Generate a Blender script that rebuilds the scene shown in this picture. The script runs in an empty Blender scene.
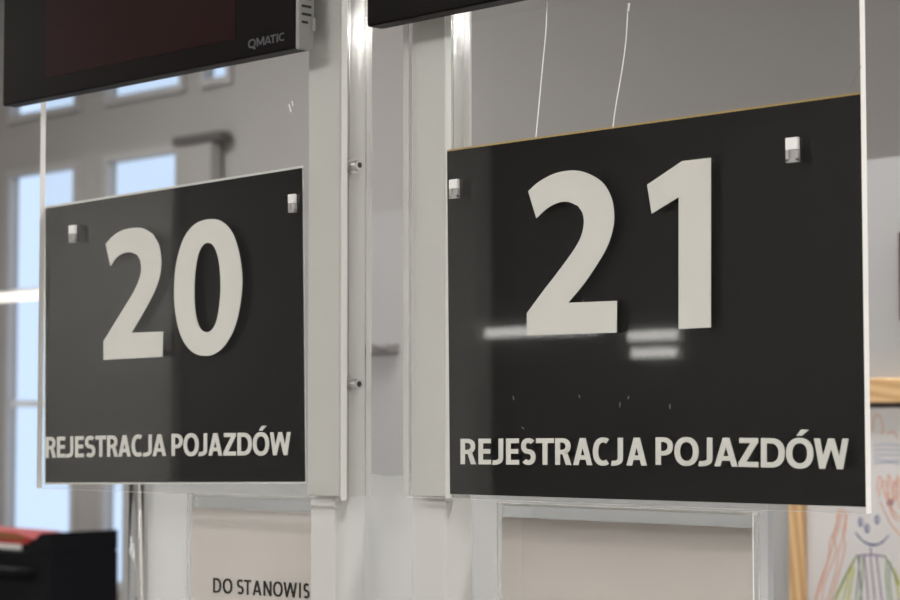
import bpy, bmesh, math, random
from mathutils import Vector, Matrix
random.seed(4)
S = bpy.context.scene
C = S.collection

# ------------------------------------------------------------------ camera
YAW, PITCH, ROLL = 0.77962, 0.05983, -0.00076
CAM = Vector((0.8685, -0.8770, 1.5441))
FPX = 2025.04
fw = Vector((-math.sin(YAW)*math.cos(PITCH), math.cos(YAW)*math.cos(PITCH), math.sin(PITCH)))
r0 = Vector((math.cos(YAW), math.sin(YAW), 0)); u0 = r0.cross(fw)
rt = r0*math.cos(ROLL) + u0*math.sin(ROLL)
up = u0*math.cos(ROLL) - r0*math.sin(ROLL)
cd = bpy.data.cameras.new('camera'); cam = bpy.data.objects.new('camera', cd); C.objects.link(cam)
m = Matrix((rt, up, -fw)).transposed().to_4x4(); m.translation = CAM
cam.matrix_world = m
cd.sensor_width = 36; cd.lens = 36*FPX/900; cd.clip_start = 0.02; cd.clip_end = 200
cd.dof.use_dof = True; cd.dof.focus_distance = 1.2; cd.dof.aperture_fstop = 16
S.camera = cam

def at(px, py, Y):
    """the point of the vertical plane y = Y that the photograph shows at a pixel"""
    d = rt*((px-450)/FPX) - up*((py-300)/FPX) + fw
    return CAM + d*((Y-CAM.y)/d.y)

# ------------------------------------------------------------------ world, exposure
w = bpy.data.worlds.new('world'); S.world = w; w.use_nodes = True
bg = w.node_tree.nodes['Background']
bg.inputs[0].default_value = (0.62, 0.77, 1.0, 1); bg.inputs[1].default_value = 1.3
S.view_settings.view_transform = 'Standard'; S.view_settings.look = 'None'
S.view_settings.exposure = 0.0; S.view_settings.gamma = 1.0
S.view_settings.use_curve_mapping = False
S.cycles.use_denoising = True
S.cycles.max_bounces = 12; S.cycles.transparent_max_bounces = 24

HALL_LAMP, OFFICE_LAMP, GLINT_LAMP = 18.7, 38.0, 110.0

# ------------------------------------------------------------------ materials
def mat(name, col, rough=0.5, spec=0.5, metal=0.0, bump=0.0, bscale=60, var=0.0, vscale=4, stretch=None):
    mt = bpy.data.materials.new(name); mt.use_nodes = True
    nt = mt.node_tree; b = nt.nodes['Principled BSDF']
    b.inputs['Base Color'].default_value = (*col, 1); b.inputs['Roughness'].default_value = rough
    b.inputs['Specular IOR Level'].default_value = spec; b.inputs['Metallic'].default_value = metal
    if bump or var:
        tc = nt.nodes.new('ShaderNodeTexCoord'); mp = nt.nodes.new('ShaderNodeMapping')
        nt.links.new(tc.outputs['Object'], mp.inputs[0])
        if stretch: mp.inputs['Scale'].default_value = stretch
    if var:
        n = nt.nodes.new('ShaderNodeTexNoise'); n.inputs['Scale'].default_value = vscale; n.inputs['Detail'].default_value = 4
        nt.links.new(mp.outputs[0], n.inputs['Vector'])
        mx = nt.nodes.new('ShaderNodeMix'); mx.data_type = 'RGBA'
        mx.inputs[6].default_value = (*[c*(1-var) for c in col], 1); mx.inputs[7].default_value = (*[min(1, c*(1+var)) for c in col], 1)
        nt.links.new(n.outputs['Fac'], mx.inputs[0]); nt.links.new(mx.outputs[2], b.inputs['Base Color'])
    if bump:
        n = nt.nodes.new('ShaderNodeTexNoise'); n.inputs['Scale'].default_value = bscale; n.inputs['Detail'].default_value = 3
        nt.links.new(mp.outputs[0], n.inputs['Vector'])
        bp = nt.nodes.new('ShaderNodeBump'); bp.inputs['Strength'].default_value = bump; bp.inputs['Distance'].default_value = 0.002
        nt.links.new(n.outputs['Fac'], bp.inputs['Height']); nt.links.new(bp.outputs[0], b.inputs['Normal'])
    return mt

def emit(name, col, s):
    mt = bpy.data.materials.new(name); mt.use_nodes = True; nt = mt.node_tree
    nt.nodes.remove(nt.nodes['Principled BSDF'])
    e = nt.nodes.new('ShaderNodeEmission'); e.inputs[0].default_value = (*col, 1); e.inputs[1].default_value = s
    nt.links.new(e.outputs[0], nt.nodes['Material Output'].inputs[0]); return mt

def clear(name, tint=(0.975, 0.98, 0.98), rough=0.0, gain=1.7, streak=False, haze=0.0):
    """thin clear sheet: both surfaces' Fresnel reflection on the side that faces the ray, rest passes"""
    mt = bpy.data.materials.new(name); mt.use_nodes = True; nt = mt.node_tree
    nt.nodes.remove(nt.nodes['Principled BSDF'])
    t = nt.nodes.new('ShaderNodeBsdfTransparent'); t.inputs[0].default_value = (*tint, 1)
    g = nt.nodes.new('ShaderNodeBsdfGlossy'); g.inputs['Roughness'].default_value = rough
    f = nt.nodes.new('ShaderNodeFresnel'); f.inputs[0].default_value = 1.49
    ge = nt.nodes.new('ShaderNodeNewGeometry')
    inv = nt.nodes.new('ShaderNodeMath'); inv.operation = 'SUBTRACT'; inv.inputs[0].default_value = gain
    k = nt.nodes.new('ShaderNodeMath'); k.operation = 'MULTIPLY'; k.inputs[1].default_value = gain
    nt.links.new(ge.outputs['Backfacing'], k.inputs[0]); nt.links.new(k.outputs[0], inv.inputs[1])
    ml = nt.nodes.new('ShaderNodeMath'); ml.operation = 'MULTIPLY'; ml.use_clamp = True
    nt.links.new(f.outputs[0], ml.inputs[0]); nt.links.new(inv.outputs[0], ml.inputs[1])
    mx = nt.nodes.new('ShaderNodeMixShader')
    nt.links.new(ml.outputs[0], mx.inputs[0]); nt.links.new(t.outputs[0], mx.inputs[1]); nt.links.new(g.outputs[0], mx.inputs[2])
    last = mx
    if haze:                                    # mixes an even milky white into the sheet
        df = nt.nodes.new('ShaderNodeBsdfDiffuse'); df.inputs[0].default_value = (0.88, 0.875, 0.87, 1)
        last = nt.nodes.new('ShaderNodeMixShader'); last.inputs[0].default_value = haze
        nt.links.new(mx.outputs[0], last.inputs[1]); tl_ = nt.nodes.new('ShaderNodeBsdfTranslucent'); tl_.inputs[0].default_value = (0.88, 0.875, 0.87, 1)
        dm = nt.nodes.new('ShaderNodeMixShader'); dm.inputs[0].default_value = 0.5
        nt.links.new(df.outputs[0], dm.inputs[1]); nt.links.new(tl_.outputs[0], dm.inputs[2]); nt.links.new(dm.outputs[0], last.inputs[2])
    nt.links.new(last.outputs[0], nt.nodes['Material Output'].inputs[0])
    if streak:
        tc = nt.nodes.new('ShaderNodeTexCoord'); mp = nt.nodes.new('ShaderNodeMapping'); mp.inputs['Scale'].default_value = (1, 1, 0.01)
        n = nt.nodes.new('ShaderNodeTexNoise'); n.inputs['Scale'].default_value = 500
        bp = nt.nodes.new('ShaderNodeBump'); bp.inputs['Strength'].default_value = 0.25; bp.inputs['Distance'].default_value = 0.001
        nt.links.new(tc.outputs['Object'], mp.inputs[0]); nt.links.new(mp.outputs[0], n.inputs['Vector'])
        nt.links.new(n.outputs['Fac'], bp.inputs['Height']); nt.links.new(bp.outputs[0], g.inputs['Normal'])
    return mt

M = dict(
    wall_grey=mat('grey_wall_paint', (0.36, 0.345, 0.335), 0.8, 0.2, bump=0.05, bscale=90),
    wall_hall=mat('dark_hall_wall', (0.10, 0.096, 0.092), 0.8, 0.2),
    wall_light=mat('light_hall_paint', (0.34, 0.33, 0.32), 0.8, 0.2),
    white_panel=mat('white_partition', (0.375, 0.375, 0.38), 0.6, 0.3, var=0.02),
    ceiling=mat('ceiling_paint', (0.7, 0.69, 0.67), 0.9, 0.1),
    floor=mat('floor_tiles', (0.48, 0.46, 0.44), 0.5, 0.4, var=0.12, vscale=3),
    frame_white=mat('window_frame_paint', (0.42, 0.41, 0.41), 0.5, 0.4),
    bar_pale=mat('glazing_bar_paint', (0.75, 0.78, 0.82), 0.5, 0.4),
    post=mat('post_paint', (0.57, 0.57, 0.56), 0.45, 0.4, var=0.02, vscale=30),
    clad=mat('cladding_plastic', (0.61, 0.60, 0.575), 0.5, 0.4, var=0.015, vscale=20),
    acrylic=clear('clear_acrylic'),
    plate=clear('clear_side_plate', (0.96, 0.965, 0.965), 0.10, 1.7, streak=True),
    pane=clear('clear_window_pane', (0.97, 0.98, 0.985)), screen=clear('clear_counter_screen', (0.97, 0.98, 0.985), haze=0.36),
    edge=mat('acrylic_cut_edge', (0.84, 0.83, 0.81), 0.35, 0.6),
    screen_edge=mat('screen_cut_edge', (0.36, 0.37, 0.38), 0.4, 0.4),
    black=mat('black_sign_face', (0.009, 0.0085, 0.0085), 0.045, 0.5),
    sign_white=mat('white_backing', (0.75, 0.74, 0.71), 0.6, 0.3),
    ochre=mat('ochre_backing', (0.55, 0.36, 0.12), 0.6, 0.3),
    vinyl=mat('offwhite_vinyl', (0.62, 0.615, 0.58), 0.6, 0.25),
    clip=mat('white_clip', (0.85, 0.85, 0.84), 0.3, 0.5),
    display=mat('black_display_plastic', (0.0045, 0.0028, 0.0028), 0.3, 0.03),
    led=mat('dark_red_led_window', (0.0155, 0.0035, 0.004), 0.3, 0.03, var=0.25, vscale=10, stretch=(2, 1, 40)),
    cap=mat('grey_end_cap', (0.26, 0.255, 0.25), 0.45, 0.4, bump=0.1, bscale=500),
    slot=mat('dark_slot', (0.03, 0.03, 0.03), 0.6, 0.2),
    logo=mat('grey_logo_print', (0.075, 0.075, 0.085), 0.5, 0.3),
    steel=mat('screw_steel', (0.5, 0.49, 0.47), 0.38, 0.5, metal=1.0),
    socket=mat('screw_socket', (0.03, 0.03, 0.03), 0.5, 0.3),
    paper=mat('white_paper', (0.66, 0.61, 0.58), 0.8, 0.1),
    paper_beige=mat('beige_paper', (0.64, 0.585, 0.55), 0.8, 0.1, var=0.06, vscale=12, stretch=(0.6, 1, 2)),
    ink=mat('dark_ink', (0.03, 0.026, 0.022), 0.7, 0.1),
    pine=None,
    draw_paper=mat('drawing_paper', (0.62, 0.60, 0.60), 0.85, 0.1),
    crayon_orange=mat('orange_crayon', (0.66, 0.27, 0.14), 0.8, 0.1),
    crayon_blue=mat('blue_crayon', (0.16, 0.18, 0.34), 0.8, 0.1),
    crayon_pale_blue=mat('pale_blue_crayon', (0.34, 0.38, 0.50), 0.8, 0.1),
    crayon_purple=mat('purple_crayon', (0.24, 0.16, 0.30), 0.8, 0.1),
    crayon_green=mat('green_crayon', (0.20, 0.30, 0.17), 0.8, 0.1),
    crayon_lime=mat('lime_crayon', (0.46, 0.50, 0.16), 0.8, 0.1),
    dark_wood=mat('dark_brown_frame', (0.06, 0.025, 0.02), 0.4, 0.4, var=0.2, vscale=20),
    black_plastic=mat('matt_black_plastic', (0.009, 0.009, 0.011), 0.6, 0.06),
    red=mat('red_cover', (0.43, 0.035, 0.03), 0.5, 0.3),
    red_green=mat('olive_print', (0.22, 0.13, 0.03), 0.5, 0.3),
    cabinet=mat('pale_cabinet', (0.46, 0.445, 0.43), 0.6, 0.3),
    rail_grey=mat('grey_rail', (0.20, 0.19, 0.19), 0.6, 0.2),
    dark_board=mat('dark_board', (0.10, 0.095, 0.095), 0.6, 0.3),
    lamp_body=mat('lamp_body', (0.7, 0.7, 0.7), 0.4, 0.5),
    hall_emit=emit('hall_lamp_diffuser', (1.0, 0.985, 0.945), HALL_LAMP),
    office_emit=emit('office_lamp_diffuser', (1.0, 0.98, 0.955), OFFICE_LAMP),
    glint_emit=emit('bright_lamp_diffuser', (1.0, 0.97, 0.92), GLINT_LAMP),
    bar_emit=emit('tube_light', (1.0, 0.94, 0.86), 1.6),
    wall_emit=emit('wall_tube_light', (1.0, 0.97, 0.92), 5.0),
    thread=mat('scratch_white', (0.9, 0.9, 0.9), 0.5, 0.5), speck=mat('scratch_grey', (0.22, 0.22, 0.22), 0.5, 0.3),
    counter=mat('counter_laminate', (0.55, 0.53, 0.5), 0.5, 0.4),
)
def pine(name, axis):
    mt = mat(name, (0.62, 0.40, 0.20), 0.55, 0.35); nt = mt.node_tree; b = nt.nodes['Principled BSDF']
    tc = nt.nodes.new('ShaderNodeTexCoord'); mp = nt.nodes.new('ShaderNodeMapping'); mp.inputs['Scale'].default_value = axis
    wv = nt.nodes.new('ShaderNodeTexWave'); wv.bands_direction = 'DIAGONAL'; wv.inputs['Scale'].default_value = 40
    wv.inputs['Distortion'].default_value = 8; wv.inputs['Detail'].default_value = 2; wv.inputs['Detail Scale'].default_value = 0.35
    cr = nt.nodes.new('ShaderNodeValToRGB')
    cr.color_ramp.elements[0].color = (0.50, 0.30, 0.14, 1); cr.color_ramp.elements[1].color = (0.66, 0.44, 0.23, 1)
    nt.links.new(tc.outputs['Object'], mp.inputs[0]); nt.links.new(mp.outputs[0], wv.inputs['Vector'])
    nt.links.new(wv.outputs['Fac'], cr.inputs[0]); nt.links.new(cr.outputs[0], b.inputs['Base Color'])
    return mt
M['pine'] = pine('pine_wood', (0.15, 1, 1)); M['pine_v'] = pine('pine_wood_upright', (1, 1, 0.15))
cap_glass = mat('rod_acrylic', (0.97, 0.98, 0.98), 0.0, 0.5)
cap_glass.node_tree.nodes['Principled BSDF'].inputs['Transmission Weight'].default_value = 1.0
cap_glass.node_tree.nodes['Principled BSDF'].inputs['IOR'].default_value = 1.49

# ------------------------------------------------------------------ builders
def obj(name, bm, mats, parent=None, smooth=False):
    me = bpy.data.meshes.new(name); bm.to_mesh(me); bm.free()
    for x in (mats if isinstance(mats, (list, tuple)) else [mats]): me.materials.append(M[x] if isinstance(x, str) else x)
    if smooth:
        for p in me.polygons: p.use_smooth = True
    o = bpy.data.objects.new(name, me); C.objects.link(o)
    if parent is not None:
        o.parent = parent
        o.matrix_parent_inverse = Matrix.Translation(-parent.location) if parent.type == 'EMPTY' else Matrix()
        if parent.type != 'EMPTY' and parent.parent is not None: o.matrix_parent_inverse = Matrix()
    return o
def sub(name, bm, mats, parent, smooth=False):
    """a sub-part: its mesh is already in world metres, like its part's"""
    o = obj(name, bm, mats, None, smooth); o.parent = parent
    o.matrix_parent_inverse = Matrix(); o.matrix_basis = Matrix(); return o
def thing(name, label, cat, loc=(0, 0, 0), group=None):
    o = bpy.data.objects.new(name, None); C.objects.link(o); o.location = loc; o.empty_display_size = 0.05
    return tag(o, label, cat, group)
def tag(o, label, cat, group=None):
    o['label'] = label; o['category'] = cat
    if group: o['group'] = group
    return o
def struct(name, bm, mats, parent=None):
    o = obj(name, bm, mats, parent); o['kind'] = 'structure'; return o
def box(bm, x0, x1, y0, y1, z0, z1, mi=0, bevel=0.0, seg=2):
    v = [bm.verts.new((x, y, z)) for x in (x0, x1) for y in (y0, y1) for z in (z0, z1)]
    fs = [bm.faces.new([v[i] for i in q]) for q in ((0, 1, 3, 2), (4, 6, 7, 5), (0, 4, 5, 1), (2, 3, 7, 6), (0, 2, 6, 4), (1, 5, 7, 3))]
    for f in fs: f.material_index = mi
    if bevel:
        es = list({e for f in fs for e in f.edges})
        bmesh.ops.bevel(bm, geom=es, offset=bevel, segments=seg, affect='EDGES', profile=0.5)
    return bm
def B(*a, **k): return box(bmesh.new(), *a, **k)
def sheet_bm(x0, x1, y0, y1, z0, z1, axis='y'):
    """clear sheet: faces 0 along the thin axis, cut edges 1"""
    bm = B(x0, x1, y0, y1, z0, z1); k = 'xyz'.index(axis)
    for f in bm.faces:
        f.normal_update()
        f.material_index = 0 if abs(f.normal[k]) > 0.9 else 1
    bmesh.ops.recalc_face_normals(bm, faces=bm.faces)
    return bm
def cyl(bm, p0, p1, r0_, r1_=None, n=24, caps=True):
    p0, p1 = Vector(p0), Vector(p1); ax = (p1-p0).normalized()
    a = ax.orthogonal().normalized(); b = ax.cross(a); r1_ = r0_ if r1_ is None else r1_
    A = [bm.verts.new(p0+(a*math.cos(t)+b*math.sin(t))*r0_) for t in [2*math.pi*i/n for i in range(n)]]
    D = [bm.verts.new(p1+(a*math.cos(t)+b*math.sin(t))*r1_) for t in [2*math.pi*i/n for i in range(n)]]
    for i in range(n): bm.faces.new((A[i], A[(i+1) % n], D[(i+1) % n], D[i]))
    if caps: bm.faces.new(A[::-1]); bm.faces.new(D)
    return bm
def prism(bm, pts, y0, y1):
    """polygon in x-z pulled from y0 to y1"""
    A = [bm.verts.new((x, y0, z)) for x, z in pts]; D = [bm.verts.new((x, y1, z)) for x, z in pts]; n = len(pts)
    bm.faces.new(A); bm.faces.new(D[::-1])
    for i in range(n): bm.faces.new((A[i], D[i], D[(i+1) % n], A[(i+1) % n]))
    bmesh.ops.recalc_face_normals(bm, faces=bm.faces); return bm

# curves from photographed outlines
def smooth_loop(pts, ang=35, n=6):
    """closed Catmull-Rom through points, corners sharper than ang kept"""
    P = [Vector(p) for p in pts]; N = len(P); out = []
    def corner(i):
        a = P[i]-P[i-1]; b = P[(i+1) % N]-P[i]; return a.angle(b) > math.radians(ang)
    cs = [corner(i) for i in range(N)]
    for i in range(N):
        p1, p2 = P[i], P[(i+1) % N]
        p0 = P[i-1] if not cs[i] else p1-(p2-p1)
        p3 = P[(i+2) % N] if not cs[(i+1) % N] else p2+(p2-p1)
        if cs[i] and cs[(i+1) % N]: out.append(p1); continue
        for k in range(n):
            t = k/n
            out.append(0.5*((2*p1)+(p2-p0)*t+(2*p0-5*p1+4*p2-p3)*t*t+(3*p1-p0-3*p2+p3)*t**3))
    return out
def filled(loops, Y, thick):
    """flat shape with holes in the plane y = Y, pulled forward by thick; loops are (x, z) lists"""
    cu = bpy.data.curves.new('outline', 'CURVE'); cu.dimensions = '2D'; cu.fill_mode = 'BOTH'; cu.extrude = thick/2
    for L in loops:
        s = cu.splines.new('POLY'); s.points.add(len(L)-1); s.use_cyclic_u = True
        for p, q in zip(s.points, L): p.co = (q[0], q[1], 0, 1)
    o = bpy.data.objects.new('outline', cu); C.objects.link(o)
    dg = bpy.context.evaluated_depsgraph_get(); dg.update()
    me = bpy.data.meshes.new_from_object(o.evaluated_get(dg)); bpy.data.objects.remove(o); bpy.data.curves.remove(cu)
    bm = bmesh.new(); bm.from_mesh(me); bpy.data.meshes.remove(me)
    for v in bm.verts: v.co = (v.co.x, Y-thick/2+v.co.z*-1, v.co.y)
    bmesh.ops.recalc_face_normals(bm, faces=bm.faces)
    return bm
def traced(loops, conv, Y, thick, ang=35):
    L = []
    for pts in loops:
        L.append([(q.x, q.z) for q in (at(*conv(*p), Y) for p in smooth_loop(pts, ang))])
    return filled(L, Y, thick)

# capital letters drawn as pen strokes, cap height 1, width w
def ring(cx, cy, rx, ry, tv, th, a0, a1, n=26, e=2.25):
    polys = []
    def pt(a, x, y):
        c, s = math.cos(a), math.sin(a)
        return (cx+x*math.copysign(abs(c)**(2/e), c), cy+y*math.copysign(abs(s)**(2/e), s))
    A = [math.radians(a0+(a1-a0)*i/n) for i in range(n+1)]
    for i in range(n):
        polys.append([pt(A[i], rx, ry), pt(A[i+1], rx, ry), pt(A[i+1], rx-tv, ry-th), pt(A[i], rx-tv, ry-th)])
    return polys
def rc(x0, x1, y0, y1): return [(x0, y0), (x1, y0), (x1, y1), (x0, y1)]
def sl(xb, xt, y0, y1, t): return [(xb, y0), (xb+t, y0), (xt+t, y1), (xt, y1)]
def glyph(ch, w, tv, th):
    if ch == 'I': return [rc(0, w, 0, 1)]
    if ch == 'E': return [rc(0, tv, 0, 1), rc(0, w, 0, th), rc(0, w*.93, .5-th*.45, .5+th*.55), rc(0, w*.98, 1-th, 1)]
    if ch == 'T': return [rc(w/2-tv/2, w/2+tv/2, 0, 1), rc(0, w, 1-th, 1)]
    if ch in 'RP':
        ym = .40 if ch == 'R' else .34; c = w*.42; rr = (w*.95 if ch == 'R' else w)-c
        g = [rc(0, tv, 0, 1), rc(0, c, 1-th*.92, 1), rc(0, c, ym, ym+th*.92)] + ring(c, (1+ym)/2, rr, (1-ym)/2, tv, th*.92, -90, 90, 14, 2.2)
        if ch == 'R': g.append([(w-tv*1.12, 0), (w, 0), (w*.72, ym+.1), (w*.72-tv*1.05, ym+.1)])
        return g
    if ch == 'D': return [rc(0, tv, 0, 1), rc(0, w*.4, 1-th, 1), rc(0, w*.4, 0, th)] + ring(w*.4, .5, w*.6, .5, tv*1.05, th, -90, 90, 18, 2.3)
    if ch in 'OÓQ':
        g = ring(w/2, .5, w/2, .515, tv*1.02, th, 0, 360, 44, 2.2)
        if ch == 'Ó': g.append([(w*.38, 1.08), (w*.57, 1.08), (w*.84, 1.29), (w*.55, 1.29)])
        if ch == 'Q': g.append([(w*.55, .08), (w*.8, .12), (w*1.0, -.2), (w*.72, -.2)])
        return g
    if ch == 'C': return ring(w*.58, .5, w*.58, .515, tv*1.02, th, 58, 302, 30, 2.25)
    if ch == 'S':
        ry = (1.02+th)/4+.0
        return ring(w*.5, 1.01-ry, w*.5, ry, tv*.98, th, 38, 270, 22, 2.15) + ring(w*.5, ry-.01, w*.5, ry, tv*.98, th, 90, -142, 22, 2.15)
    if ch == 'J':
        cx = w*.1; return [rc(w-tv, w, .25, 1)] + ring(cx, .25, w-cx, .265, tv, th, 0, -98, 14, 2.2)
    if ch == 'A':
        return [sl(0, w/2-tv*.58, 0, 1, tv*1.05), [(w-tv*1.05, 0), (w, 0), (w/2+tv*.58, 1), (w/2-tv*.5, 1)], rc(w*.2, w*.8, .2, .2+th*.9)]
    if ch == 'Z': return [rc(0, w, 0, th), rc(w*.04, w*.98, 1-th, 1), [(0, th*.8), (tv*1.25, th*.8), (w*.98, 1-th*.8), (w*.98-tv*1.25, 1-th*.8)]]
    if ch == 'W':
        t = tv*.98; a = w*.235; b = w*.5
        return [sl(a-t*.45, 0, 0, 1, t), sl(a-t*.5, b-t*.5, 0, 1, t), sl(w-a-t*.55, b-t*.5, 0, 1, t), sl(w-a-t*.55, w-t, 0, 1, t)]
    if ch == 'N': return [rc(0, tv, 0, 1), rc(w-tv, w, 0, 1), [(w-tv*1.1, 0), (w, 0), (tv*1.1, 1), (0, 1)]]
    if ch == 'M': return [rc(0, tv, 0, 1), rc(w-tv, w, 0, 1), [(w*.4, .15), (w*.6, .15), (tv*1.2, 1), (0, 1)], [(w*.4, .15), (w*.6, .15), (w, 1), (w-tv*1.2, 1)]]
def word_bm(letters, top, bot, Y, tv, th, lift=0.0004):
    """letters: (char, px left, px right); top/bot: lines ((x, y), (x, y)) of cap height and baseline in the photograph"""
    bm = bmesh.new()
    ln = lambda L, x: L[0][1]+(L[1][1]-L[0][1])*(x-L[0][0])/(L[1][0]-L[0][0])
    for k, (ch, xa, xb) in enumerate(letters):
        a, b = at(xa, ln(bot, xa), Y), at(xb, ln(bot, xb), Y)
        c, d = at(xa, ln(top, xa), Y), at(xb, ln(top, xb), Y)
        h = (c-a).length; wd = (b-a).length/h
        for i, P in enumerate(glyph(ch, wd, tv, th)):
            vs = []
            for (x, y) in P:
                s = x/wd; q = (a*(1-s)+b*s)*(1-y)+(c*(1-s)+d*s)*y
                vs.append(bm.verts.new((q.x, Y-lift-(i % 4)*2.5e-5, q.z)))
            f = bm.faces.new(vs); f.normal_update()
            if f.normal.y > 0: f.normal_flip()
    # give the vinyl its thickness
    r = bmesh.ops.extrude_face_region(bm, geom=list(bm.faces))
    for v in r['geom']:
        if isinstance(v, bmesh.types.BMVert): v.co.y = Y
    return bm
def ribbon(bm, pts, wd, Y):
    """a crayon stroke: a flat raised line through 2D points (x, z)"""
    P = [Vector(p) for p in pts]; L = []; 
    for i, p in enumerate(P):
        d = (P[min(i+1, len(P)-1)]-P[max(i-1, 0)]); d = d.normalized() if d.length > 1e-9 else Vector((1, 0)); n = Vector((-d.y, d.x))*wd/2
        L.append((bm.verts.new((p.x+n.x, Y, p.y+n.y)), bm.verts.new((p.x-n.x, Y, p.y-n.y))))
    for a, b in zip(L, L[1:]):
        f = bm.faces.new((a[0], a[1], b[1], b[0])); f.normal_update()
        if f.normal.y > 0: f.normal_flip()
def open_smooth(pts, n=6):
    P = [Vector(p) for p in pts]; out = []
    for i in range(len(P)-1):
        p0, p1, p2, p3 = P[max(i-1, 0)], P[i], P[i+1], P[min(i+2, len(P)-1)]
        for k in range(n):
            t = k/n; out.append(0.5*((2*p1)+(p2-p0)*t+(2*p0-5*p1+4*p2-p3)*t*t+(3*p1-p0-3*p2+p3)*t**3))
    return out+[P[-1]]

# ================================================================== the setting
XL, XR, YF, YB, ZC = -10.5, 5.6, -6.0, 4.0, 3.5
struct('floor', B(XL, XR, YF, YB, -0.1, 0), 'floor')
struct('ceiling', B(XL, XR, YF, YB, ZC, ZC+0.1), 'ceiling')
struct('wall_left', B(XL-0.15, XL, YF, YB, 0, ZC), 'wall_grey')
struct('wall_right', B(XR, XR+0.15, YF, YB, 0, ZC), 'wall_grey')
struct('wall_hall', B(XL, XR, YF-0.15, YF, 0, ZC), 'wall_hall')
# light doorway leaves and pier on the hall side (they show as the pale bands mirrored in the signs)
struct('trim_1', B(-10.4, -8.02, YF, YF+0.06, 0, 3.1), 'wall_light')
struct('trim_2', B(-6.12, -5.66, YF, YF+0.10, 0, ZC), 'wall_light')
# rear wall with its window openings
cols = [(-6.61, -6.14), (-5.90, -5.43), (-5.27, -5.14)]
xs = sorted([XL, XR]+[v for c in cols for v in c]); zs = [0, 0.9, 2.6, 2.865, 3.2, ZC]
bm = bmesh.new()
for i in range(len(xs)-1):
    for j in range(len(zs)-1):
        xm, zm = (xs[i]+xs[i+1])/2, (zs[j]+zs[j+1])/2
        hole = any(a < xm < b for a, b in cols[:2]) and (0.9 < zm < 2.6 or 2.865 < zm < 3.2) or (cols[2][0] < xm < cols[2][1] and 2.865 < zm < 3.2)
        if not hole: box(bm, xs[i], xs[i+1], YB, YB+0.03, zs[j], zs[j+1])
struct('wall_rear', bm, 'wall_grey')
for k, (a, b) in enumerate(cols):
    spans = [(0.9, 2.6), (2.865, 3.2)] if k < 2 else [(2.865, 3.2)]
    fb, gb, pb = bmesh.new(), bmesh.new(), bmesh.new()
    for z0, z1 in spans:
        t = 0.03
        for q in ((a-.03, a, z0-.03, z1+.03), (b, b+.03, z0-.03, z1+.03), (a, b, z0-.03, z0), (a, b, z1, z1+.03)):
            box(fb, q[0], q[1], YB-0.02, YB, q[2], q[3])
        box(gb, a, b, YB+0.012, YB+0.016, z0, z1)
        if z1-z0 > 1:
            for zz in (1.62, 2.10): box(pb, a, b, YB+0.003, YB+0.011, zz-.014, zz+.014)
    wn = struct('window_%d' % (k+1), fb, 'frame_white')
    g = struct('window_pane', gb, 'pane', wn)
    if len(pb.verts): struct('glazing_bar', pb, 'bar_pale', wn)
    else: pb.free()
# white partition behind the counter
struct('wall_partition', B(-1.972, 3.0, 1.2, 1.26, 0, 1.858), 'white_panel')

# ================================================================== lamps
def panel_lamp(name, x, y, z, lx, ly, em, label, group):
    t = thing(name, label, 'ceiling lamp', (x, y, z), group)
    obj('housing', B(x-lx/2-.02, x+lx/2+.02, y-ly/2-.02, y+ly/2+.02, z+.004, z+.06, bevel=.006), 'lamp_body', t)
    obj('diffuser', B(x-lx/2, x+lx/2, y-ly/2, y+ly/2, z, z+.004), em, t)
    if z < ZC-.1:
        for sx in (-1, 1):
            obj('suspension_wire', cyl(bmesh.new(), (x+sx*lx*.4, y, z+.06), (x+sx*lx*.4, y, ZC), .0015, n=8), 'lamp_body', t)
for x, y in ((0.3, -4.2), (-3.6, -4.2), (4.3, -2.7), (-8.4, -4.2)):  # last lamp is added to brighten the pale hall panel mirrored in the left sign
    panel_lamp('ceiling_lamp', x, y, ZC-.06, 2.0, 1.2, 'hall_emit', 'rectangular white panel lamp on the ceiling of the waiting hall', 'panel lamps of the waiting hall')
for x, y in ((-0.6, 0.75), (-4.6, 2.3), (2.2, 0.7)):
    panel_lamp('ceiling_lamp', x, y, ZC-.06, 1.2, .4, 'office_emit', 'rectangular white panel lamp on the ceiling behind the counter', 'panel lamps behind the counter')
panel_lamp('pendant_lamp', 3.35, 3.2, 2.70, .5, .25, 'glint_emit', 'bright panel lamp hanging low near the rear right corner', None)
# slim tube lights on the hall wall
for (x0, x1, z0, z1, lb) in ((-5.72, -4.98, 1.935, 1.975, 'long slim tube light on the dark hall wall'),
                             (-4.80, -4.53, 1.895, 1.935, 'upper of two short tube lights on the dark hall wall'),
                             (-4.78, -4.54, 1.82, 1.86, 'lower of two short tube lights on the dark hall wall')):
    t = thing('wall_lamp', lb, 'lamp', ((x0+x1)/2, YF, z0))
    obj('housing', B(x0-.01, x1+.01, YF, YF+.03, z0-.005, z1+.005), 'lamp_body', t)
    obj('tube', B(x0, x1, YF+.03, YF+.045, z0, z1, bevel=.004), 'wall_emit', t)
# the bright bar in front of the left window
t = thing('linear_lamp', 'slim glowing horizontal lamp hanging in front of the left window', 'lamp', (-6.0, 3.3, 2.0))
obj('tube', cyl(bmesh.new(), (-6.9, 3.3, 2.004), (-5.2, 3.3, 2.004), .016, n=16), 'bar_emit', t, True)
obj('housing', B(-6.9, -5.2, 3.29, 3.31, 2.019, 2.027), 'lamp_body', t)
for x in (-6.7, -5.75): obj('suspension_wire', cyl(bmesh.new(), (x, 3.3, 2.027), (x, 3.3, ZC), .001, n=6), 'lamp_body', t)

# ================================================================== counter
t = thing('service_counter', 'pale service counter that carries the two posts', 'counter', (-.3, .05, 0))
obj('counter_body', B(-3.0, 2.2, -.15, .40, 0, 1.06), 'counter', t)
obj('worktop', B(-3.02, 2.22, -.22, .45, 1.06, 1.10, bevel=.006), 'counter', t)
CT = 1.10
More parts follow.
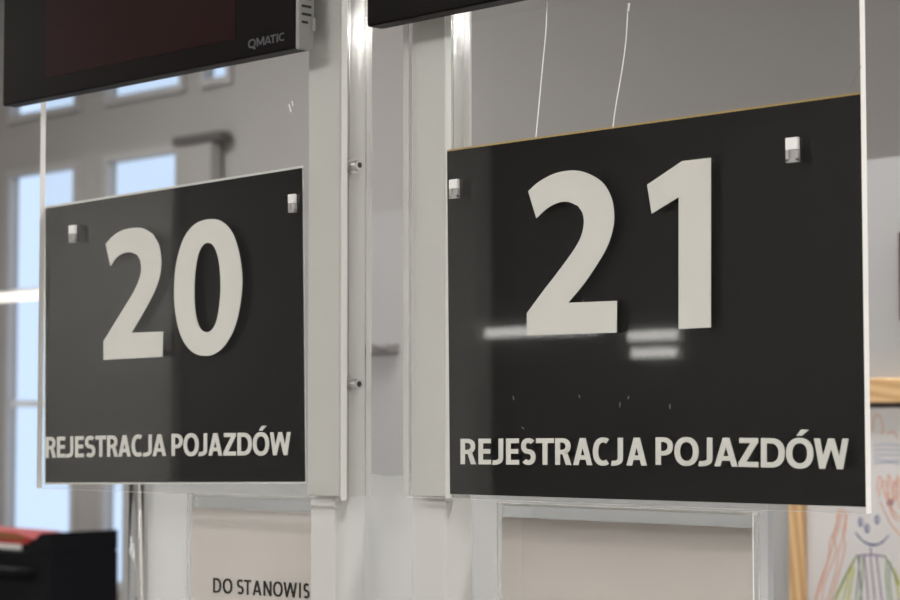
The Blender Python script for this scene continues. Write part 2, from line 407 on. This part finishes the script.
# clear counter screen
SY0, SY1 = .058, .063
t = obj('counter_screen', sheet_bm(at(148, 560, .058).x, at(768, 560, .058).x, SY0, SY1, CT, 1.508), ['screen', 'screen_edge'])
tag(t, 'low clear acrylic counter screen behind the two posts', 'screen')

# ================================================================== posts
def post(label, pa, pc, pb, ca, cb, cz, pl_y, pz, screws):
    yf = .0165; xa, xb = at(pa, 560, yf).x, at(pc, 560, yf).x       # front corners, then how deep the side face runs
    k0, k1 = at(pb, 560, 0).x, at(pb, 560, 1).x; yb = (xb-k0)/(k1-k0)
    t = thing('post', label, 'post', ((xa+xb)/2, .02, CT), 'white posts carrying the number signs')
    obj('tube', B(xa, xb, yf, yb, CT, 2.25, bevel=.0012), 'post', t)
    obj('cladding', B(ca, cb, .0078, .0155, cz, 2.25, bevel=.0008), 'clad', t)
    obj('side_spacer', B(xb+.0003, cb, .0157, pl_y-.001, cz, 2.25), 'clad', t)
    obj('side_plate', sheet_bm(cb+.0002, cb+.0052, .0082, pl_y, pz, 2.25, 'x'), ['plate', 'edge'], t)
    for z in screws:
        x = cb+.0052; yc = .0130
        s = bmesh.new(); cyl(s, (x, yc, z), (x+.0012, yc, z), .0050)
        cyl(s, (x+.0012, yc, z), (x+.0050, yc, z), .0030); cyl(s, (x+.0050, yc, z), (x+.0078, yc, z), .0037, .0034)
        o = obj('screw', s, 'steel', t, False)
        k = cyl(bmesh.new(), (x+.0076, yc, z), (x+.0080, yc, z), .0020, n=6)
        so = obj('socket', k, 'socket', None); so.parent = o
    return t
post('white square post right of sign 20 with two screws in its clear side plate', 310, 335, 365, -.1385, -.1068, 1.4957, .0310, 1.4950, (1.7105, 1.5682))
post('white square post at the left edge of sign 21', 412, 446, 473, -.0402, -.0105, 1.4978, .0245, 1.4972, ())

# ================================================================== number signs
SF, SBk = .0012, .006
BF = .0062
def sign(name, label, x0, x1, z0, corners, backing, digits, words, clips, threads):
    t = thing(name, label, 'sign', ((x0+x1)/2, SF, z0))
    obj('acrylic_sheet', sheet_bm(x0, x1, SF, SBk, z0, 2.05), ['acrylic', 'edge'], t)
    q = [at(*c, BF) for c in corners]
    obj('sign_board', prism(bmesh.new(), [(p.x, p.z) for p in q], BF, BF+.0007), 'black', t)
    bk = [at(*c, BF+.0007) for c in backing[1]]
    obj('backing', prism(bmesh.new(), [(p.x, p.z) for p in bk], BF+.00075, BF+.0013), backing[0], t)['label'] = backing[2]
    for L, conv in digits:
        obj('digit', traced(L, conv, SF-.0001, .0004, 12 if len(L[0]) < 10 else 60 if len(L) > 1 else 31), 'vinyl', t)
    for wd in words: obj('lettering', word_bm(*wd[:3], SF-.0001, wd[3], wd[4]), 'vinyl', t)
    for (a, b, c, d) in clips:
        p, r = at(a, d, SF), at(b, c, SF); mid = p.z+(r.z-p.z)*.48
        cb = bmesh.new(); box(cb, p.x, r.x, SF-.0026, SF-.0001, mid, r.z, bevel=.0005)
        k = obj('clip', cb, 'clip', t)
        lp = bmesh.new(); wdt = (r.x-p.x)
        box(lp, p.x, p.x+wdt*.25, SF-.0022, SF-.0001, p.z, mid); box(lp, r.x-wdt*.2, r.x, SF-.0022, SF-.0001, p.z, mid); box(lp, p.x, r.x, SF-.0022, SF-.0001, p.z-.0006, p.z+.0012)
        box(lp, p.x+wdt*.25, r.x-wdt*.2, SF-.0010, SF-.0001, p.z+.0012, mid)
        o = obj('clip_loop', lp, 'frame_white', None); o.parent = k
    for pts, wt in threads:
        bm = bmesh.new(); P = [(q.x, q.z) for q in (at(*p, SF-.0001) for p in open_smooth(pts))]
        ribbon(bm, P, wt, SF-.0003)
        r = bmesh.ops.extrude_face_region(bm, geom=list(bm.faces))
        for v in r['geom']:
            if isinstance(v, bmesh.types.BMVert): v.co.y = SF-.0001
        obj('scratch', bm, 'thread' if wt > .00045 else 'speck', t)
    return t

two20 = [(60,128),(85,100),(120,77),(165,67),(202,70),(237,90),(259,130),(268,180),(267,222),(258,266),(240,312),(215,360),(187,410),(157,460),(275,456),(273,551),(52,562),(52,492),(90,430),(130,365),(165,307),(185,262),(193,225),(190,190),(178,168),(155,159),(130,161),(104,176),(78,210)]
zero_o = [(458,34),(500,46),(535,85),(558,150),(571,230),(571,300),(560,380),(540,450),(505,510),(467,540),(433,547),(395,538),(360,505),(335,450),(320,370),(317,300),(322,220),(337,150),(362,90),(403,48)]
zero_i = [(445,123),(465,135),(481,175),(489,230),(491,300),(485,370),(473,425),(455,452),(437,458),(418,448),(403,415),(394,360),(393,290),(397,225),(408,165),(425,132)]
c20 = lambda x, y: (90+x/3.753, 210+y/3.75)
c21 = lambda x, y: (510+x/3.077, 150+y/3.077)
two21 = [(57,127),(90,98),(140,72),(195,63),(240,72),(285,100),(312,145),(321,195),(318,240),(300,297),(270,350),(228,412),(180,470),(330,464),(329,562),(53,571),(53,502),(100,438),(150,373),(195,311),(218,270),(228,230),(225,196),(210,172),(180,160),(150,162),(116,179),(82,210)]
one21 = [(531,34),(619,24),(619,546),(520,551),(520,145),(437,196),(423,107)]
z3 = lambda L: [(c, 40+a/6.923, 40+b/6.923) for c, a, b in L]
z4 = lambda L: [(c, 165+a/6.667, 165+b/6.667) for c, a, b in L]
z5 = lambda L: [(c, 450+a/4.5, 450+b/4.5) for c, a, b in L]
z6 = lambda L: [(c, 645+a/4.186, 645+b/4.186) for c, a, b in L]
w20a = z3([('R',42,112),('E',120,177),('J',184,232),('E',245,305),('S',314,384),('T',387,459),('R',467,541),('A',545,629),('C',637,715),('J',718,775),('A',782,874)])
w20b = z4([('P',46,119),('O',126,226),('J',228,282),('A',292,383),('Z',392,475),('D',485,581),('Ó',588,696),('W',702,839)])
w21a = z5([('R',49,118),('E',130,186),('J',194,240),('E',254,312),('S',322,386),('T',389,469),('R',475,547),('A',556,641),('C',645,723),('J',729,779),('A',796,887)])
w21b = z6([('P',46,118),('O',125,225),('J',228,283),('A',292,389),('Z',393,476),('D',487,586),('Ó',592,706),('W',709,853)])
TV, TH = .235, .18
sign('number_sign', 'black sign 20 in the left clear acrylic sheet, under the wider display', at(36.5, 490, SF).x, at(341, 490, SF).x, 1.4935,
     [(45.5,208.5),(301.5,168),(304.5,481.5),(45.5,482.5)],
     ('sign_white', [(44,206.5),(303,165.5),(306,483.5),(44.5,484.5)], 'white backing rim'),
     [([two20], c20), ([zero_o, zero_i], c20)],
     [(w20a, ((46,437),(163,434.2)), ((46,457.8),(163,456)), TV, TH), (w20b, ((172,433.8),(290,432)), ((172,456),(290,455.2)), TV, TH)],
     [(71,77.5,225,242), (290.5,297,194,212)],
     [([(291,112),(289,104)], .0008), ([(293,106),(292,101)], .0006)])
sign('number_sign', 'black sign 21 with an ochre top edge in the right clear acrylic sheet', at(403, 497, SF).x, at(866, 505, SF).x, 1.4972,
     [(447,151.5),(861.5,94),(866,507),(450,494)],
     ('ochre', [(447,149.8),(861.5,92),(863,300),(449,300)], 'ochre backing rim'),
     [([two21], c21), ([one21], c21)],
     [(w21a, ((461,438.8),(647,437.6)), ((461,464.2),(647,465.6)), TV, TH), (w21b, ((656,437.2),(848,438.6)), ((656,464.8),(848,469.4)), TV, TH)],
     [(451.5,460,179,198), (788,800,137,162)],
     [([(547,0),(546,30),(543,62),(539,105),(536,137)], .0007), ([(628,4),(626,40),(622,70),(616,105),(613,127)], .0006), ([(629,3),(628,11)], .0016),
      ([(861,66),(856,76),(850,90)], .0004)]+[([(x,y),(x+dx,y+dy)], .0004) for x,y,dx,dy in ((513,396,1,4),(522,427,2,2),(543,448,0,4),(579,395,1,3),(620,402,0,5),(629,396,-1,3),(670,404,0,5),(583,300,0,3))])

# ================================================================== displays
DF, DBK = -.018, -.0050
def display(label, x0, x1, z0, with_logo):
    t = thing('queue_display', label, 'display', ((x0+x1)/2, DF, z0), 'black queue displays above the signs')
    h = .085
    bm = B(x0, x1-.0005, DF, DBK, z0, z0+h, bevel=.0012)
    obj('mounting_bracket', B(x0+.09, x1-.09, DBK, SF-.0002, z0+.03, z0+.07), 'slot', t)
    obj('housing', bm, 'display', t)
    a, b = x0+.058, x1-.062
    obj('led_window', B(a, b, DF-.0003, DF+.001, z0+.0145, z0+h-.010), 'led', t)
    # grey end cap with vent slots
    c = B(x1-.0005, x1+.0030, DF-.0004, DBK+.0004, z0-.0008, z0+h+.0008, bevel=.0012)
    cap = obj('end_cap', c, 'cap', t)
    for k in range(8):
        z = z0+.0165+k*.0053
        s = prism(bmesh.new(), [(x1+.0027, z), (x1+.0033, z), (x1+.0033, z+.0017), (x1+.0027, z+.0017)], DF+.0022, DBK-(.0055 if k == 0 else .0026))
        o = obj('vent_slot', s, 'slot', None); o.parent = cap
    kb = B(x1+.0028, x1+.0050, DBK-.0022, DBK+.0002, z0+.012, z0+.021, bevel=.0008)
    o = obj('knob', kb, 'cap', None, False); o.parent = cap
    if with_logo:
        L = [('Q',248.5,256),('M',257,264.6),('A',264.8,271.3),('T',270.8,276),('I',277,278.3),('C',279.2,285)]
        obj('logo', word_bm(L, ((248.5,40.0),(285,32.4)), ((248.5,48.8),(285,40.2)), DF-.0001, .2, .17), 'logo', t)['label'] = 'grey printed maker mark'
    return t
display('black queue display with dark red screen above sign 20', -.4655, -.1215, 1.7868, True)
display('black queue display above sign 21, cut off by the top of the photo', -.0540, .2860, 1.7915, False)

# ================================================================== leaflet holders on the counter screen
def holder(label, x0, x1, z1, px, paper_z, pmat, plabel):
    z0 = z1-.155
    t = thing('leaflet_holder', label, 'leaflet holder', ((x0+x1)/2, .05, z0), 'clear leaflet holders on the counter screen')
    obj('front_sheet', sheet_bm(x0, x1, .0515, .0525, z0, z1), ['acrylic', 'edge'], t)
    obj('back_sheet', sheet_bm(x0, x1, .0564, .0576, z0, z1), ['acrylic', 'edge'], t)
    obj('bottom_strip', B(x0, x1, .0515, .0576, z0-.002, z0), 'edge', t)
    obj('top_lip', B(x0+.001, x1, .0525, .0564, z1-.0016, z1), 'edge', t)
    p = B(px, x1-.002, .0537, .0545, z0+.0005, paper_z)
    pp = obj('paper_sheet', p, pmat); tag(pp, plabel, 'paper', 'papers in the leaflet holders')
    return pp
pp = holder('clear leaflet holder left of the first post', -.3215, -.1405, 1.4915, -.3195, 1.4812, 'paper', 'white printed paper reading DO STANOWIS in the left leaflet holder')
tx = [('D',213.3,221.3),('O',223,232.4),('S',237.2,243.8),('T',244.3,251.2),('A',252.8,261.5),('N',263.6,271.6),('O',273.2,282.8),('W',283.8,297),('I',299.2,300.9),('S',303.6,309.6)]
o = obj('printed_text', word_bm(tx, ((213,577.8),(310,583.6)), ((213,592.6),(310,598.6)), .0535, .185, .145, .0003), 'ink', None); o.parent = pp
holder('clear leaflet holder under sign 21', -.0080, .1885, 1.4930, -.0062, 1.4842, 'paper_beige', 'blank beige paper in the right leaflet holder')

# clear rod
o = obj('acrylic_rod', cyl(bmesh.new(), (-.7185, .30, CT), (-.7185, .30, 1.60), .0078, .0070, n=40), cap_glass, None, True)
for p in o.data.polygons: p.use_smooth = len(p.vertices) == 4
tag(o, 'clear acrylic upright rod standing on the counter below sign 20', 'rod')

# ================================================================== things on the partition
PY = 1.2
fr = thing('board_frame', 'pine framed board on the white partition holding a child drawing', 'frame', at(787, 560, PY))
tl = at(786, 378, PY); xl = tl.x-.0; z_t0, z_t1 = at(880, 403, 1.18).z, at(880, 378, 1.18).z
xa = at(788, 530, 1.18).x; xb = at(800, 530, 1.18).x
x_r = xa+.46; z_b = z_t1-.42
obj('rail', B(xa, xb, 1.18, PY, z_b, z_t1, bevel=.002), 'pine_v', fr)
obj('rail', B(x_r-.03, x_r, 1.18, PY, z_b, z_t1, bevel=.002), 'pine_v', fr)
obj('rail', B(xb, x_r-.03, 1.18, PY, z_t0, z_t1, bevel=.002), 'pine', fr)
obj('rail', B(xb, x_r-.03, 1.18, PY, z_b, z_b+.03, bevel=.002), 'pine', fr)
obj('back_board', B(xb, x_r-.03, 1.194, PY, z_b+.03, z_t0), 'dark_board', fr)
DY = 1.192
pz = at(880, 408, DY).z
dr = obj('child_drawing', B(xb+.001, x_r-.034, DY, DY+.0008, z_b+.034, pz), 'draw_paper')
tag(dr, 'crayon drawing of a smiling long haired figure in the pine frame', 'drawing')
cz = lambda p: (760+p[0]/2.5, 360+p[1]/2.5)
def crayon(name, mt, strokes, wd, jit=0):
    bm = bmesh.new(); n = [0]
    for s in strokes:
        P = open_smooth([cz(p) for p in s]); n[0] += 1
        ribbon(bm, [(q.x, q.z) for q in (at(p[0], p[1], DY) for p in P)], wd, DY-.0003-n[0]*3e-6)
    o = obj(name, bm, mt, None); o.parent = dr; o['label'] = name.replace('_', ' '); return o
hair = []
hair += [[(208,372),(196,420),(180,470),(162,530),(140,604)], [(196,372),(190,420),(176,450),(170,500),(148,560),(136,604)], [(212,374),(214,420),(196,480),(190,530),(168,604)],
         [(222,376),(208,430),(212,470),(190,560),(176,604)], [(203,372),(184,440),(190,480),(160,560),(156,604)]]
hair += [[(292,330),(300,290),(318,345),(322,285),(338,352),(345,290),(352,340)], [(296,345),(312,300),(330,362),(336,300),(350,372)],
         [(318,340),(330,385),(346,402)], [(300,352),(322,400),(342,428),(356,440)], [(310,330),(330,372),(352,396)], [(281,176),(284,150),(293,136),(304,150),(308,172),(303,186)], [(318,184),(334,180),(344,196)]]
crayon('orange_hair', 'crayon_orange', hair[:5], .0012); crayon('orange_hair', 'crayon_orange', hair[5:10], .0012); crayon('orange_squiggle', 'crayon_orange', hair[10:], .0012)
crayon('blue_sky', 'crayon_pale_blue', [[(284,214+k*6),(310,211+k*6.5),(352,214+k*6)] for k in range(0, 5, 2)]+[[(284,246),(320,252),(352,250)], [(284,258),(320,255),(352,260)]], .0013)
eye = lambda x, y: [(x-5, y), (x-2, y-10), (x+4, y-9), (x+6, y+2), (x+1, y+10), (x-5, y+1)]
crayon('face', 'crayon_blue', [eye(251,406), eye(292,400), eye(267,422), [(250,398),(252,414)], [(291,392),(293,408)],
        [(239,430),(250,446),(268,457),(288,461),(306,456),(322,438)], [(241,433),(262,456),(290,463),(318,444)], [(266,416),(268,428)]], .0014)
crayon('purple_heart', 'crayon_purple', [[(325,348),(318,357),(326,364),(333,355),(325,348)], [(320,356),(330,356)]], .0018)
crayon('purple_stripes', 'crayon_purple', [[(246+k*15,490),(250+k*16,545),(254+k*17,604)] for k in range(4)]+[[(243,489),(280,487),(312,491)], [(277,468),(278,487)]], .0016)
crayon('green_sleeve', 'crayon_green', [[(243,488),(224,520),(204,560),(184,600)], [(250,490),(246,540),(240,604)], [(258,492),(256,550),(250,604)]], .0017)
crayon('green_sleeve', 'crayon_green', [[(312,490),(330,520),(345,560)], [(318,500),(316,550),(322,604)], [(327,506),(324,550),(330,604)]], .0017)
crayon('lime_arm', 'crayon_lime', [[(238,496),(216,540),(190,600)], [(232,510),(222,545),(208,602)], [(236,520),(228,560),(220,602)]], .0024)
crayon('lime_arm', 'crayon_lime', [[(334,520),(342,560),(350,600)], [(338,530),(346,552),(352,566)]], .0024)

# dark framed picture
pf = at(897.5, 232, 1.185); pb_ = at(897.5, 321, 1.185)
t = thing('picture_frame', 'small dark brown picture frame high on the white partition at the photo edge', 'picture frame', (pf.x, 1.185, pb_.z))
x0, x1 = pf.x, pf.x+.17
bm = bmesh.new()
for q in ((x0, x0+.014, pb_.z, pf.z), (x1-.014, x1, pb_.z, pf.z), (x0+.014, x1-.014, pf.z-.014, pf.z), (x0+.014, x1-.014, pb_.z, pb_.z+.014)): box(bm, q[0], q[1], 1.185, 1.2, q[2], q[3], bevel=.002)
obj('frame', bm, 'dark_wood', t); obj('picture', B(x0+.014, x1-.014, 1.193, 1.2, pb_.z+.014, pf.z-.014), 'paper', t)
# hook rail seen between the posts
a, b = at(373, 349, 1.185), at(392, 349, 1.185)
t = thing('hook_rail', 'small dark hook rail on the white partition seen between the posts', 'hook rail', (a.x, 1.19, a.z))
obj('rail', B(a.x-.06, b.x, 1.19, 1.2, a.z-.007, a.z+.007, bevel=.002), 'rail_grey', t)
for k in range(2): obj('hook', cyl(bmesh.new(), (a.x-.03+k*.05, 1.19, a.z), (a.x-.03+k*.05, 1.165, a.z+.004), .004, n=10), 'rail_grey', t)

# ================================================================== behind, at the left
yf, yb2 = 1.62, 1.80
xr = at(119, 560, yb2).x
eq = thing('printer', 'bulky black office machine at the lower left with a raised right half', 'printer', (xr-.4, 1.71, .9))
zt = at(112, 529, yb2).z; zl = at(20, 551, yf).z; xm = at(20, 548, yf).x; xk = xr-.045
obj('body', B(xr-.9, xr, yf, yb2, .9, zl, bevel=.006), 'black_plastic', eq)
bm = prism(bmesh.new(), [(xm, zl+.0002), (xr-.002, zl+.0002), (xr-.002, zt), (xk, zt-.004), (xm+.04, zl+.016), (xm, zl+.014)], yf+.004, yb2-.002)
obj('raised_lid', bm, 'black_plastic', eq)
obj('paper_tray', B(xr-.55, xr-.05, yf-.05, yf, 1.215, 1.228, bevel=.003), 'black_plastic', eq)
sb = obj('cabinet', B(xr-1.0, xr+.03, 1.55, 2.0, 0, .9, bevel=.004), 'cabinet')
tag(sb, 'pale low cabinet under the black office machine', 'cabinet')
pw = obj('paper_stack', B(xm-.45, xm-.012, yf+.02, yb2-.03, zl+.0004, zl+.012), 'sign_white')
tag(pw, 'white paper stack under the red folder on the black machine', 'paper')
rd = thing('folder', 'red folder lying on white paper at the lower left', 'folder', (xm-.2, yf+.1, zl+.0125))
obj('cover', prism(bmesh.new(), [(xm-.45, zl+.0125), (xm-.012, zl+.0125), (xm+.02, zl+.026), (xm-.05, zl+.037), (xm-.45, zl+.040)], yf+.02, yb2-.05), 'red', rd)
obj('printed_band', prism(bmesh.new(), [(xm-.12, zl+.024), (xm-.02, zl+.024), (xm-.02, zl+.031), (xm-.12, zl+.035)], yf+.0185, yf+.0205), 'red_green', rd)

# tall pale cabinet against the rear wall
a, b = at(170, 145, 3.92), at(224, 145, 3.92)
cb = thing('tall_cabinet', 'tall pale cabinet with a dark top board against the rear wall right of the windows', 'cabinet', ((a.x+b.x)/2, 3.85, 0))
obj('body', B(a.x+.02, b.x-.09, 3.93, 3.98, 0, a.z-.012), 'wall_grey', cb)
obj('top_board', B(a.x+.01, b.x-.03, 3.92, 3.98, a.z-.008, a.z+.028, bevel=.005), 'dark_board', cb)
